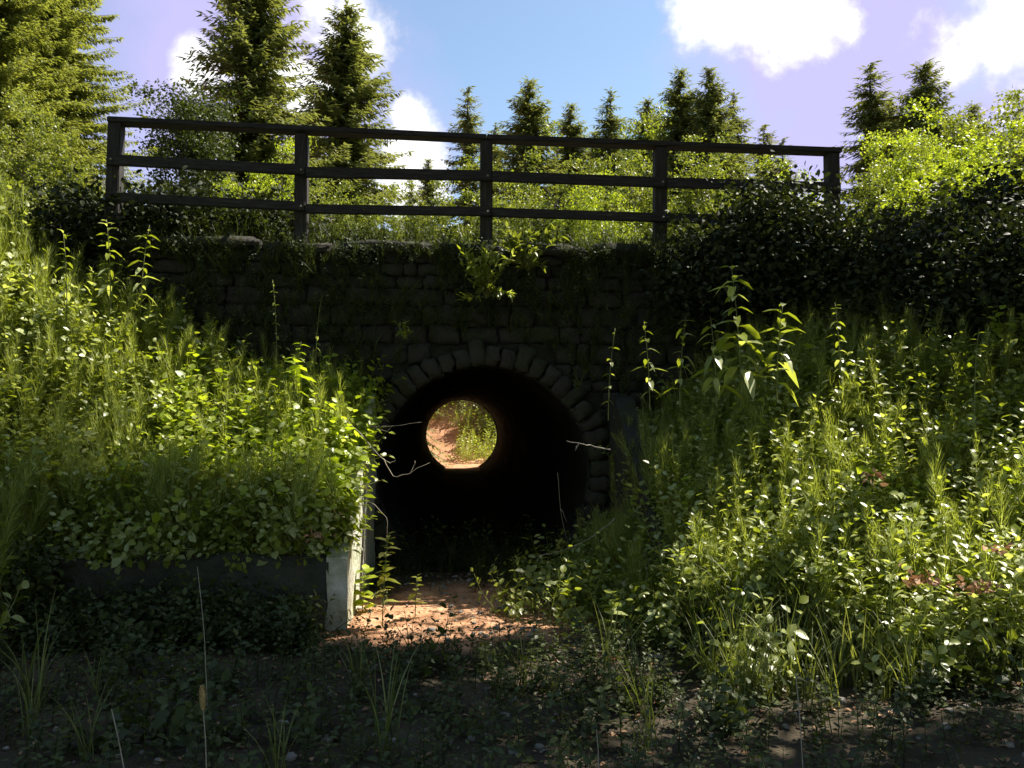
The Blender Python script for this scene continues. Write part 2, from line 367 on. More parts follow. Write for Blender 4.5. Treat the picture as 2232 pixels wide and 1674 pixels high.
holed_wall(XL, XR, -.5, 3.5, YB, .3).build('rear_wall', M['stone'], culvert)
g = Geo(); z = -.25
while z < 3.42:
    hgt = random.uniform(.13, .23); hgt = min(hgt, 3.50 - z)
    x = XL - random.uniform(0, .2)
    while x < XR:
        w = random.uniform(.14, .46); cx, cz = x + w / 2, z + hgt / 2
        corners = [math.hypot(cx + i * w * .48 - CX, cz + j * hgt * .45 - CZ) for i in (-1, 0, 1) for j in (-1, 0, 1)]
        if min(corners) > RR + .12:
            block(g, cx - CX, random.uniform(-.02, .03) + .06, cz, w - .004, .13, hgt - .004, .03)
        elif math.hypot(cx - CX, cz - CZ) > RR + .3: 
            ww = w * .5; sg = 1 if cx > CX else -1
            block(g, cx - CX + sg * w * .24, .05, cz, ww, .13, hgt - .006, .02)
        x += w
    z += hgt
g.build('masonry_face', M['stone'], culvert, smooth=True)
g = Geo(); nv = 34
for k in range(nv):
    a = -math.radians(40) + (math.radians(260)) * (k + .5) / nv
    w = RR * math.radians(260) / nv * 1.13
    d = random.uniform(.20, .31)
    r = RR + d / 2
    block(g, r * math.cos(a), -.0 + random.uniform(-.02, .02), CZ + r * math.sin(a), w * random.uniform(.9, 1.0), .24, d, .035, ang=math.pi / 2 - a + random.uniform(-.06, .06))
g.build('arch_ring', M['stone'], culvert, smooth=True)
g = Geo(); n = 56; m_ = 60
a = np.arange(n) * 2 * math.pi / n; yy = np.linspace(-.02, YB - YF + .05, m_)
A, YY = np.meshgrid(a, yy); rr = RR + .02 + .035 * np.random.default_rng(5).normal(size=A.shape) * .5
V = np.stack([rr * np.cos(A), YY, CZ + rr * np.sin(A)], -1).reshape(-1, 3)
Q = [(i * n + k, (i + 1) * n + k, (i + 1) * n + (k + 1) % n, i * n + (k + 1) % n) for i in range(m_ - 1) for k in range(n)]
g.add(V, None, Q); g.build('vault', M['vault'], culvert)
g = Geo(); x = XL
while x < XR - .3:
    w = random.uniform(.75, 1.1); w = min(w, XR - x)
    block(g, x + w / 2 - CX, .11 + random.uniform(-.03, .03), 3.55 + random.uniform(-.03, .02), w - .01, .36, .13, .04, ang=random.uniform(-.03, .03)); x += w
g.build('coping', M['stone'], culvert, smooth=True)
# wing walls -------------------------------------------------------
def wall_prism(g, prof, x0, x1, seg=10):   # profile in (y, z) swept from x0 to x1 with slight roughness
    prof = np.array(prof, float); n = len(prof)
    # subdivide the profile
    P = []
    for i in range(n):
        p, q = prof[i], prof[(i + 1) % n]; k = max(2, int(np.linalg.norm(q - p) / .12))
        for j in range(k): P.append(p + (q - p) * j / k)
    P = np.array(P); m = len(P); c = P.mean(0)
    V = [(x0, p[0], p[1]) for p in P] + [(x1, p[0], p[1]) for p in P]
    V = np.array(V) + rng.normal(size=(2 * m, 3)) * .006
    Q = [(k, (k + 1) % m, m + (k + 1) % m, m + k) for k in range(m)]
    g.add(V, None, Q)
    bm = None
    return V, m
def wing(name, x0, x1, mat='concrete'):
    bm = bmesh.new()
    prof = [(-.03, -.4), (-.03, 1.95), (-.35, 1.9), (-2.1, .66), (-2.28, .58), (-2.28, -.4)]
    va = [bm.verts.new((x0, y, z)) for y, z in prof]; vb = [bm.verts.new((x1, y, z)) for y, z in prof]
    bm.faces.new(va); bm.faces.new(vb[::-1])
    for i in range(len(prof)): j = (i + 1) % len(prof); bm.faces.new((va[i], vb[i], vb[j], va[j]))
    bmesh.ops.recalc_face_normals(bm, faces=bm.faces)
    bmesh.ops.triangulate(bm, faces=[f for f in bm.faces if len(f.verts) > 4])
    for _ in range(3): bmesh.ops.subdivide_edges(bm, edges=[e for e in bm.edges if e.calc_length() > .22], cuts=1, use_grid_fill=True)
    for v in bm.verts:
        n_ = vnoise(v.co.y * 1.0 + 7 + v.co.x, v.co.z * 1.0 + 3, .14)
        v.co.x += float(n_) * .035; v.co.z += float(vnoise(v.co.y + 1, v.co.x + 5, .2)) * .03
    me = bpy.data.meshes.new(name); bm.to_mesh(me); bm.free(); me.materials.append(M[mat])
    o = bpy.data.objects.new(name, me); COL.objects.link(o); o.parent = culvert; return o
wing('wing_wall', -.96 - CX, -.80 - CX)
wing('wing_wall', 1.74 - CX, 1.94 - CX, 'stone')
# low retaining wall left of the channel mouth
low = empty('retaining_wall', (-2.05, 6.3, 0))
tag(low, 'low mossy stone retaining wall ending at the left side of the tunnel approach', 'wall')
bm = bmesh.new(); bmesh.ops.create_cube(bm, size=1); bmesh.ops.scale(bm, vec=(2.1, .26, .78), verts=bm.verts)
bmesh.ops.bevel(bm, geom=list(bm.edges), offset=.02, segments=2, affect='EDGES')
for _ in range(5): bmesh.ops.subdivide_edges(bm, edges=[e for e in bm.edges if e.calc_length() > .07], cuts=1, use_grid_fill=True)
for v in bm.verts:
    q = v.co; v.co.y += float(vnoise(q.x + 9, q.z + 4, .22)) * .10 + float(vnoise(q.x + 2, q.z + 4, .07)) * .03; v.co.z += float(vnoise(q.x + 3, q.y + 8, .3)) * .09 + float(vnoise(q.x, q.y + 8, .08)) * .012
me = bpy.data.meshes.new('slab'); bm.to_mesh(me); bm.free(); me.materials.append(M['slab'])
for p_ in me.polygons: p_.use_smooth = True
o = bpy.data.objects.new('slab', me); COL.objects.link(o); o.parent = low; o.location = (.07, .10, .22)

# ------------------------------------------------------------------ timber railing
rail = empty('railing', (.43, YF + .04, DECK))
tag(rail, 'dark timber railing of five posts and three rails on top of the bridge wall', 'railing')
def beam(name, p, q, w, t, parent, mat=M['wood'], bev=.008):
    p = Vector(p); q = Vector(q); d = q - p; bm = bmesh.new()
    bmesh.ops.create_cube(bm, size=1); bmesh.ops.scale(bm, vec=(d.length, t, w), verts=bm.verts)
    bmesh.ops.bevel(bm, geom=list(bm.edges), offset=bev, segments=2, affect='EDGES')
    me = bpy.data.meshes.new(name); bm.to_mesh(me); bm.free(); me.materials.append(mat)
    o = bpy.data.objects.new(name, me); COL.objects.link(o); o.parent = parent
    o.location = (p + q) / 2; o.rotation_euler = d.to_track_quat('X', 'Z').to_euler(); return o
def rayY(px, py, y):
    d = raydir(px, py); return EYE + d * ((y - EYE.y) / d.y)
px_posts = [252, 660, 1060, 1436, 1812]; tops = [262, 286, 300, 315, 328]
pw = []
for k, (px, ty) in enumerate(zip(px_posts, tops)):
    p = rayY(px, ty + 7, YF + .04); pw.append(p - rail.location)
for k, p in enumerate(pw):
    b = beam('post', (p.x, p.y, -.12), (p.x + (.01, -.008, 0, .012, 0)[k], p.y, p.z - .01), .135, .14, rail)
    b.rotation_euler.rotate_axis('X', 0)
for a_, b_ in zip(pw[:-1], pw[1:]):
    pass
beam('rail', (pw[0].x - .06, 0, pw[0].z + .02), (pw[2].x, 0, pw[2].z + .02), .06, .17, rail)
beam('rail', (pw[2].x + .004, 0, pw[2].z + .02), (pw[4].x + .09, 0, pw[4].z + .02), .06, .17, rail)
for dz in (-.43, -.83):
    for k in range(4):
        a_, b_ = pw[k], pw[k + 1]; e = .03 if dz > -.6 else .0
        beam('rail', (a_.x + (.055 if k else -.04), -.095, a_.z + dz + (.0 if k != 1 else -.02)), (b_.x + (.05), -.095, b_.z + dz + (.005 if k != 2 else .0)), (.115 if dz > -.6 else .10), .05, rail)

for p in pw:                        # coach bolts where the two lower rails meet each post
    for dz in (-.43, -.83):
        g = Geo(); tube(g, [(0, 0, 0), (0, -.014, 0)], [.013, .011], 8); g.build('bolt', M['pebble'], rail, loc=(p.x + .01, -.119, p.z + dz))
# ------------------------------------------------------------------ trees
def spruce_meshes(h, r, seed, dens=1.0, spray=.30, fine=1.0, sparse=0.0, droop=.25, first=.06):
    rs = np.random.default_rng(seed)
    tg = Geo(); k = 10; zz = np.linspace(0, h * .985, k)
    wob = np.cumsum(rs.normal(size=(k, 2)) * .03, 0)
    tube(tg, np.column_stack([wob, zz]), np.linspace(.018 * h + .03, .012, k), 7)
    cg = Geo(); unit = Geo(); unit.add([(0, 0, 0), (-.15, .35, .0), (0, 1, -.08), (.15, .4, .0)], None, [(0, 3, 2, 1)])
    D = []; P = []; S = []
    z = first * h
    while z < h * .99:
        f = z / h; L0 = r * 1.25 * (1 - f) ** .82 * (0.88 + .3 * rs.random()) + .12
        nb = int(9 + 4 * rs.random()) if f < .9 else 5
        for b in range(nb):
            if rs.random() < sparse: continue
            az = rs.random() * 6.283; L = L0 * (.6 + .6 * rs.random())
            ca, sa = math.cos(az), math.sin(az); npt = max(3, int(L / .14 * fine) + 2)
            t = np.linspace(0, 1, npt)
            dz = (.12 * t - (droop + .35 * (1 - f)) * t ** 1.4 + .28 * t ** 3) * L + (.35 * L * f ** 3 * t)
            cx = np.interp(z, zz, wob[:, 0]); cy = np.interp(z, zz, wob[:, 1])
            B = np.column_stack([cx + ca * t * L, cy + sa * t * L, z + dz])
            tube(tg, B[[0, npt // 2, npt - 1]], [.008 + .012 * L, .010, .004], 3, cap=False)
            ns = max(1, int(2.9 * dens))
            for q in range(npt):
                tt = t[q]
                for s_ in range(ns * 2):
                    sd = 1 if s_ % 2 else -1
                    oa = az + sd * (.5 + .6 * rs.random()); up = rs.normal() * .22 - .18 - .45 * (rs.random() < .45)
                    D.append((math.cos(oa), math.sin(oa), up)); P.append(B[q] + rs.normal(size=3) * .03)
                    S.append(spray * (1.15 - .55 * tt) * (.6 + .7 * rs.random()) * min(1, .35 + L / 1.2))
            D.append((ca, sa, .1)); P.append(B[-1]); S.append(spray * .8)
        z += (.16 + .20 * (1 - f)) / dens ** .5 * (h / 14) ** .5
    for q in range(6): D.append((rs.normal() * .15, rs.normal() * .15, 1)); P.append((wob[-1, 0], wob[-1, 1], h * .96 + q * .04)); S.append(.22)
    R = frame_to(np.array(D)) * np.array(S)[:, None, None]
    cg.scatter(unit, R, np.array(P))
    return tg, cg
def broad_meshes(h, rx, rz, cz, seed, nclump=150, perclump=90, leafs=.08, lean=(0, 0), trunkr=None, clump_r=.45, limbs=9):
    rs = np.random.default_rng(seed)
    tg = Geo(); cg = Geo()
    tr = trunkr or .012 * h + .02
    k = 7; t = np.linspace(0, 1, k); top = cz + rz * .55
    P = np.column_stack([lean[0] * t ** 1.3 + np.cumsum(rs.normal(size=k)) * .02 * h / 8, lean[1] * t + np.cumsum(rs.normal(size=k)) * .02 * h / 8, t * top])
    tube(tg, P, tr * (1 - .8 * t), 7)
    c0 = np.array([lean[0], lean[1], cz])
    # clump centres, biased to an uneven shell
    dirs = rs.normal(size=(nclump, 3)); dirs /= np.linalg.norm(dirs, axis=1)[:, None]
    rad = rs.random(nclump) ** .45
    lob = 1 + .28 * np.sin(dirs[:, 0] * 3.1 + seed) * np.cos(dirs[:, 1] * 2.7 + seed * 2) + .22 * np.sin(dirs[:, 2] * 5 + seed * 3)
    C = c0 + dirs * (rad * lob)[:, None] * np.array([rx, rx, rz])
    # limbs
    anchor = [P[int(k * .45) + i % 4] for i in range(limbs)]
    lc = C[rs.choice(nclump, limbs, replace=False)]
    LP = []
    for a_, c_ in zip(anchor, lc):
        mid = (a_ + c_) / 2 + rs.normal(size=3) * .15 + np.array([0, 0, .1 * rz]); LP += [a_, mid, c_]
        tube(tg, [a_, mid, c_], [tr * .4, tr * .22, tr * .08], 5)
    LP = np.array(LP)
    for c_ in C[::2]:
        j = np.argmin(((LP - c_) ** 2).sum(1)); tube(tg, [LP[j], (LP[j] + c_) / 2 + rs.normal(size=3) * .05, c_], [tr * .12, tr * .07, .003], 3, cap=False)
    n = nclump * perclump
    cc = np.repeat(C, perclump, 0); sz = np.repeat(.6 + .8 * rs.random(nclump), perclump)
    off = np.clip(rs.normal(size=(n, 3)), -1.9, 1.9) * np.array([1, 1, .7]) * clump_r * .5 * sz[:, None]
    R = randrot(n, leafs * (.6 + .8 * rs.random(n)), up=.8)
    cg.scatter(diamond(.33), R, cc + off)
    return tg, cg
PROTO = {}
def proto(key, maker, leafm, barkm, *a, **k):
    tg, cg = maker(*a, **k); PROTO[key] = (tg.mesh('trunk', barkm, True), cg.mesh('crown', leafm), a[0])
def tree(name, key, loc, top_z, label, cat, group, rz=0, wide=1.0, crown_mat=None):
    tm_, cm_, h0 = PROTO[key]; o = empty(name, loc, rz); s_ = (top_z - loc[2]) / h0; o.scale = (s_ * wide, s_ * wide, s_)
    for nm, me in (('trunk', tm_), ('crown', cm_)):
        c = bpy.data.objects.new(nm, me); COL.objects.link(c); c.parent = o
        if nm == 'crown' and crown_mat: c.material_slots[0].link = 'OBJECT'; c.material_slots[0].material = crown_mat
    return tag(o, label, cat, group)
proto('spA', spruce_meshes, M['spruce'], M['bark'], 14, 2.7, 11, 1.3, .34)
proto('spB', spruce_meshes, M['spruce'], M['bark'], 14, 2.2, 12, 1.2, .34, sparse=.1)
proto('spC', spruce_meshes, M['spruce'], M['bark'], 14, 2.0, 13, 1.0, .36, sparse=.3, droop=.5)
proto('spBig', spruce_meshes, M['spruce_pale'], M['bark'], 14, 3.3, 14, 1.8, .24, fine=1.5)
proto('brA', broad_meshes, M['tree_leaf'], M['bark'], 9, 1.9, 3.4, 5.6, 21, 190, 130, .10, clump_r=.36, limbs=12)
proto('brB', broad_meshes, M['bright_leaf'], M['bark'], 6, 2.1, 2.5, 3.3, 22, 190, 130, .095, clump_r=.34, limbs=12)
proto('brC', broad_meshes, M['tree_leaf'], M['palebark'], 9, 1.5, 2.6, 6.3, 23, 130, 110, .10, lean=(.6, 0), clump_r=.55)
proto('brD', broad_meshes, M['tree_leaf'], M['bark'], 14, 2.0, 3.9, 9.0, 24, 330, 170, .17, clump_r=1.1)
proto('brF', broad_meshes, M['tree_leaf'], M['bark'], 25, 2.5, 3.4, 21, 25, 650, 150, .22, clump_r=.9)
def pt_tree(name, key, px, top_y, D, label, cat, group, wide=1.0, base=None, **kw):
    if name == 'spruce': wide *= 1.28
    p = at(px, top_y, D); b = gz(p.x, p.y) - .1 if base is None else base
    return tree(name, key, (p.x, p.y, b), p.z, label, cat, group, rz=random.uniform(0, 6.28), wide=wide, **kw)
GS = 'spruces beyond the railing'
sp = [('spA', 562, -150, 24, .85, 'tallest dark spruce behind the railing, cut off by the top edge'),
      ('spA', 762, 12, 28, .95, 'dark conical spruce with a thin spire in front of the white cloud'),
      ('spC', 1018, 188, 36, .8, 'sparse spruce with drooping ragged boughs, alone in the blue gap'),
      ('spB', 1146, 172, 38, 1.0, 'narrow spruce just right of the sparse ragged one'),
      ('spB', 1238, 225, 42, .9, 'short spruce between two taller ones above the third bay of the railing'),
      ('spC', 1340, 190, 40, .9, 'pointed spruce rising behind the yellow green birch'),
      ('spB', 1418, 215, 44, 1.0, 'dark blunt spruce behind the fourth railing post'),
      ('spB', 1475, 150, 38, .9, 'thin spruce, left one of the close pair above the fourth post'),
      ('spB', 1552, 140, 37, .85, 'dense dark columnar spruce, right one of the close pair'),
      ('spC', 1608, 193, 39, .9, 'ragged smaller spruce leaning on the dark columnar one'),
      ('spC', 1893, 138, 33, 1.0, 'open branched spruce standing just beyond the right end of the railing'),
      ('spA', 2012, 134, 32, .9, 'full dark spruce rising out of the bright willow scrub'),
      ('spC', 2228, 228, 30, 1.0, 'spruce whose tip only just shows at the right edge'),
      ('spC', 893, 362, 26, .5, 'tiny thin spruce tip showing between the first rails and the clouds'),
      ('spB', 678, 250, 45, 1.0, 'dim spruce between the two tall ones at the second post'),
      ('spB', 935, 345, 40, .8, 'small dim spruce left of the sparse ragged one'),
      ('spC', 1090, 270, 46, 1.0, 'thin spruce close to the middle railing post'),
      ('spB', 1300, 285, 46, 1.0, 'low blunt spruce left of the pointed one'),
      ('spB', 1515, 235, 46, 1.1, 'low spruce filling the gap inside the close pair'),
      ('spC', 1655, 270, 44, 1.0, 'shorter spruce at the right end of the skyline group'),
      ('spB', 1950, 215, 40, 1.1, 'spruce between the open branched one and the full dark one'),
      ('spB', 2110, 225, 38, 1.0, 'dim spruce top right of the full dark one'),
      ('spC', 1705, 300, 40, .8, 'small faint spruce behind the last bay of the railing')]
for key, px, ty, D, wd, lab in sp: pt_tree('spruce', key, px, ty, D, lab, 'spruce', GS, wide=wd)
GL = 'spruces at the left edge'
for px, ty, D, wd, lab in [(120, -260, 17, .72, 'big pale green spruce towering behind the left end of the railing'),
                           (-20, -330, 15, .8, 'big pale green spruce cut by the left edge'),
                           (60, -160, 21, .8, 'dark spruce squeezed between the two big pale ones')]:
    pt_tree('spruce', 'spBig', px, ty, D, lab, 'spruce', GL, wide=wd, crown_mat=M['spruce'] if D == 21 else None)
GB = 'broadleaf trees beyond the railing'
br = [('brC', 375, 140, 20, 1.0, M['shadeweed'], 'round topped young aspen on a thin leaning trunk by the left railing post'),
      ('brA', 1385, 245, 44, .9, M['bright_leaf'], 'yellow green birch in front of the pointed spruces'),
      ('brA', 1985, 235, 25, .8, M['bright_leaf'], 'tall pale birch between the two spruces right of the railing'),
      ('brA', 2085, 215, 30, 1.1, None, 'rounded mid green birch behind the willow scrub'),
      ('brB', 80, 240, 11.5, .9, M['tree_leaf'], 'leafy alder at the left edge below the big spruces'),
      ('brA', 455, 330, 24, .8, M['dark_leaf'], 'dark small tree behind the first bay of the railing')]
for key, px, ty, D, wd, mt, lab in br: pt_tree('broadleaf_tree', key, px, ty, D, lab, 'tree', GB, wide=wd, crown_mat=mt)
GW = 'shrubs beyond the railing'
sh = [(2060, 300, 17, 1.1, 0, 'bright yellow green willow scrub right of the railing'), (2180, 300, 18, 1.1, 0, 'yellow green willow cut by the right edge'),
      (1940, 350, 19, .9, 1, 'mid green willow scrub touching the last railing post'), (2240, 230, 22, .9, 1, 'paler willow top behind the one at the right edge'),
      (600, 345, 18, .8, 0, 'lit yellow green bush under the tallest spruce'), (520, 385, 16, .8, 0, 'low bright bush left of the second railing post'),
      (720, 395, 19, .9, 1, 'green bush right of the second railing post'), (830, 432, 18, .9, 1, 'low green bush left of the tiny spruce tip'),
      (960, 420, 21, 1.0, 1, 'green bush left of the middle railing post'), (1100, 385, 25, 1.0, 1, 'green bush right of the middle railing post'),
      (1220, 350, 20, .9, 1, 'dull green bush in the third bay of the railing'), (1300, 400, 17, .9, 0, 'bright bush low in the third bay of the railing'),
      (1370, 310, 22, .8, 1, 'upright bush left of the fourth railing post'), (1530, 325, 20, .9, 1, 'lit bush right of the fourth railing post'),
      (1620, 365, 22, .9, 1, 'green bush in the last bay of the railing'), (1740, 385, 19, .8, 0, 'low bright bush left of the last railing post')]
for px, ty, D, wd, mt, lab in sh: pt_tree('willow_bush', 'brB', px, ty, D, lab, 'bush', GW, wide=wd, crown_mat=[None, M['tree_leaf']][mt])
# unseen trees: right ones shade the foreground, rear ones added to dim skylight
GO = 'glade trees around the photographer'
for x, y, h, wd, lab in [(8.4, 4.2, 14, 1.0, 'tree shading the foreground'), (6.2, 7.0, 19.5, .72, 'tall tree beside the right bank'), (13.0, 4.6, 14, 1.0, 'tree right of the glade'), 
                    (4, -4, 15, 1.6, 'added tree behind the path'), (-5, -5, 15, 1.7, 'added tree on the left behind the path'), (12.7, 12.3, 14, .85, 'tree on the embankment beyond the right edge'),
                    (-9.5, 0, 14, 1.4, 'added tree left of the glade'), (9, -1.5, 16, 1.3, 'added tree right behind the path'), (15, -1, 15, 1.4, 'added outer tree of the glade'), (0, -9, 16, 1.7, 'added tree far behind the path')]:
    tree('broadleaf_tree', 'brD', (x, y, gz(x, y) - .1), h, lab, 'tree', GO, rz=random.uniform(0, 6.28), wide=wd)

tree('broadleaf_tree', 'brF', (9.8, 9.7, gz(9.8, 9.7) - .1), 24.6, 'added very tall slim tree beside the right bank', 'tree', GO)  # unseen pair added, crowns raised and thickened to shade the left bank
tree('broadleaf_tree', 'brF', (8.7, 9.3, gz(8.7, 9.3) - .1), 25.6, 'second added very tall slim tree near the embankment', 'tree', GO, rz=2)

# ------------------------------------------------------------------ undergrowth
def horsetail(h, seed, whorls=15, k=9):
    rs = np.random.default_rng(seed); g = Geo(); bend = rs.normal(size=2) * .10
    t = np.linspace(0, 1, 5); P = np.column_stack([bend[0] * t ** 2 * h, bend[1] * t ** 2 * h, t * h]); tube(g, P, [.003, .003, .0025, .002, .001], 3, cap=False)
    unit = Geo(); unit.add([(-.012, 0, 0), (.012, 0, 0), (.016, .5, .02), (-.016, .5, .02), (0, 1, .12)], [(3, 2, 4)], [(0, 1, 2, 3)])
    D, Q_, S = [], [], []
    for w in range(whorls):
        f = .22 + .78 * w / whorls; L = .17 * h * (1.35 - f) * 1.3 + .015
        for j in range(k):
            a = j * 6.283 / k + w + rs.normal() * .2; up = .75 + .9 * f + rs.normal() * .15
            D.append((math.cos(a), math.sin(a), up)); Q_.append((bend[0] * f * f * h, bend[1] * f * f * h, f * h)); S.append(L * (.7 + .6 * rs.random()))
    g.scatter(unit, frame_to(np.array(D)) * np.array(S)[:, None, None], np.array(Q_)); return g
def weed(h, seed, nleaf=16, size=.075, w=.32, m=0):
    rs = np.random.default_rng(seed); g = Geo(); bend = rs.normal(size=2) * .15
    t = np.linspace(0, 1, 5); P = np.column_stack([bend[0] * t ** 2 * h, bend[1] * t ** 2 * h, t * h]); tube(g, P, [.004, .004, .003, .002, .001], 4, cap=False, m=m)
    f = .15 + .85 * (np.arange(nleaf) + rs.random(nleaf)) / nleaf; a = np.arange(nleaf) * 2.4 + rs.normal(size=nleaf) * .3
    D = np.column_stack([np.cos(a), np.sin(a), .15 + .5 * f + rs.normal(size=nleaf) * .2])
    B = np.column_stack([bend[0] * f * f * h, bend[1] * f * f * h, f * h]); pet = .25 * size
    S = size * (.6 + .7 * rs.random(nleaf)) * (1.15 - .5 * f ** 2)
    g.scatter(leaf(w), frame_to(D) * S[:, None, None], B + D * pet); return g
def tuft(h, seed, n=14, spread=.5, w=.004, seeds=False):
    rs = np.random.default_rng(seed); g = Geo()
    for i in range(n):
        a = rs.random() * 6.283; L = h * (.55 + .5 * rs.random()); sp_ = spread * (.3 + rs.random())
        t = np.linspace(0, 1, 6); r = sp_ * L * t ** 1.8; z = L * (t - .30 * sp_ * t ** 3)
        P = np.column_stack([np.cos(a) * r + rs.normal() * .02, np.sin(a) * r + rs.normal() * .02, z])
        s = np.array([-math.sin(a), math.cos(a), 0]); ww = w * (1 - t ** 2 * .95)
        V = np.stack([P - s * ww[:, None], P + s * ww[:, None]], 1).reshape(-1, 3)
        g.add(V, None, [(2 * i_, 2 * i_ + 1, 2 * i_ + 3, 2 * i_ + 2) for i_ in range(5)])
    return g
def place(name, mats, protos, XY, scale, tilt=.18, sink=.03, lift=None):
    g = Geo(); XY = np.asarray(XY); n = len(XY); which = rng.integers(0, len(protos), n)
    Zg = height(XY[:, 0], XY[:, 1]) - sink
    if lift is not None: Zg = Zg + lift
    sc_ = scale * (.65 + .7 * rng.random(n)) if np.isscalar(scale) else scale
    R = rots(rng.random(n) * 6.283, rng.normal(size=n) * tilt, rng.random(n) * 6.283, sc_)
    P = np.column_stack([XY, Zg])
    for k, pr in enumerate(protos):
        s = which == k; g.scatter(pr, R[s], P[s])
    return g.build(name, mats)
def region(n, x0, x1, y0, y1, cond=None, clump=0.0, cs=.5):
    out_ = []; tot = 0
    while tot < n:
        p = np.column_stack([rng.uniform(x0, x1, n * 2), rng.uniform(y0, y1, n * 2)])
        k = np.ones(len(p), bool)
        if cond is not None: k &= cond(p[:, 0], p[:, 1])
        if clump: k &= (vnoise(p[:, 0] + 11, p[:, 1] + 5, cs) + .5) > clump * rng.random(len(p))
        out_.append(p[k]); tot += k.sum()
    return np.concatenate(out_)[:n]
HT = [horsetail(.62, 30 + i) for i in range(6)]
WD = [weed(.6, 40 + i) for i in range(6)]
WS = [weed(.35, 50 + i, 12, .05, .36) for i in range(5)]
def bushy(seed, h=.42, n=5, nl=11, size=.07, w=.36):
    rs = np.random.default_rng(seed); g = Geo()
    for i in range(n):
        wg = weed(h * (.7 + .5 * rs.random()), seed * 10 + i, nl, size, w)
        g.scatter(wg, rots([rs.random() * 6.28], np.array([.25 + .6 * rs.random()]), np.array([rs.random() * 6.28])), [(rs.normal() * .04, rs.normal() * .04, 0)])
    return g
BW = [bushy(80 + i) for i in range(6)]; BC = [bushy(90 + i, .4, 4, 10, .085, .45) for i in range(4)]
TF = [tuft(.55, 60 + i) for i in range(5)]
left_c = lambda x, y: (y > 6.42) | (x < -3.15)
right_c = lambda x, y: ((x < 4.6) | (y < 7.0)) & (x > 1.45 + .25 * vnoise(x, y * 3, .5)) & ((y > 4.7 + .9 * sst(3.0, 1.6, x)) | (rng.random(len(x)) < .06)) 
XL2 = region(1100, -7, -3.05, 2.8, 6.4)
XLH = region(1900, -7.5, -.95, 5.2, 8.45, lambda x, y: left_c(x, y) & ((x < -2.6) | (y > 7.3) | (rng.random(len(x)) < .35)))
XRH = region(1300, 1.5, 8.0, 4.9, 8.4, lambda x, y: right_c(x, y) & ((y > 6.9) | (rng.random(len(x)) < .35)))
tag(place('horsetails', M['horsetail'], HT, np.concatenate([XLH, XRH, XL2[:500], region(110, 1.4, 1.9, 6.9, 8.3), region(160, -3.1, -1.15, 6.38, 6.7)]), 1.0, .16), 'feathery horsetails covering both banks', kind='stuff')
XLW = region(1700, -7.0, -1.1, 5.6, 8.4, left_c, .7); XRW = region(3000, 1.55, 8.0, 4.7, 8.4, right_c, .8)
tag(place('undergrowth', M['weed'], WD, np.concatenate([XLW, XRW, XL2[500:], region(90, 1.4, 1.9, 6.6, 8.2), region(160, -3.1, -1.1, 6.36, 6.7)]), .95, .25), 'leafy green weeds growing thickly on both banks', kind='stuff')
XLC = region(420, -2.7, -1.0, 6.5, 8.3); XRC = region(120, 1.7, 6, 5.2, 7.6, None, .9)
tag(place('creeper_leaves', M['creeper'], BC + [weed(.6, 70 + i, 14, .085, .45) for i in range(2)], np.concatenate([XLC, XRC, region(200, -2.0, -.97, 6.9, 8.3), region(60, -1.02, -.93, 6.3, 8.4)]), .95, .3), 'bright yellow green creeper leaves between the horsetails', kind='stuff')
XBW = np.concatenate([region(620, -6, -1.0, 6.4, 8.2, left_c, .7, .4), region(1500, 1.5, 7.0, 4.6, 7.9, right_c, .8, .45), region(260, -6, -3.05, 3.2, 6.4), region(90, -3.1, -.95, 6.33, 6.55), region(70, 1.3, 1.72, 6.9, 8.4), region(26, .5, 1.6, 6.4, 8.3)])
tag(place('broad_leaved_weeds', M['weed'], BW, XBW, 1.0, .35), 'bushy broad leaved weeds tangled through both banks', kind='stuff')
XG = np.concatenate([region(350, 1.6, 6.5, 4.4, 6.2), region(160, -6, -2.8, 3.2, 6.0), region(18, -3.1, 1.8, 3.6, 5.2), region(60, 1.45, 1.8, 5.8, 8.4), region(80, -5, -1.1, 6.4, 6.8)])
tag(place('grass', M['grass'], TF, XG, 1.0, .1), 'long arching grass tufts at the foot of the banks', kind='stuff')
XS = np.concatenate([region(2200, -5.5, 5.5, 3.0, 5.6), region(120, -.9, 1.7, 5.4, 6.1), region(60, -.8, 1.6, 6.1, 8.4), region(200, .2, 1.7, 6.3, 8.4), region(350, -5, -2.9, 2.8, 6.2), region(60, -.8, -.5, 6, 8), region(420, -3.1, -1.0, 5.7, 6.1)])
XS = XS[~((XS[:, 0] > -.85) & (XS[:, 0] < .55 + .25 * (6.6 - XS[:, 1])) & (XS[:, 1] > 5.75) & (XS[:, 1] < 7.25) & (rng.random(len(XS)) < .93))]
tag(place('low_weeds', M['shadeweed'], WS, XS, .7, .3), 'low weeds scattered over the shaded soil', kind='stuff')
tag(place('shaded_weeds', M['shadeweed'], BW, np.concatenate([region(170, -3.2, -1.0, 5.85, 6.15), region(70, -5, 5, 4.0, 5.4, None, .9, .6)]), .8, .3), 'leafy weeds in the shade in front of the low retaining wall', kind='stuff')
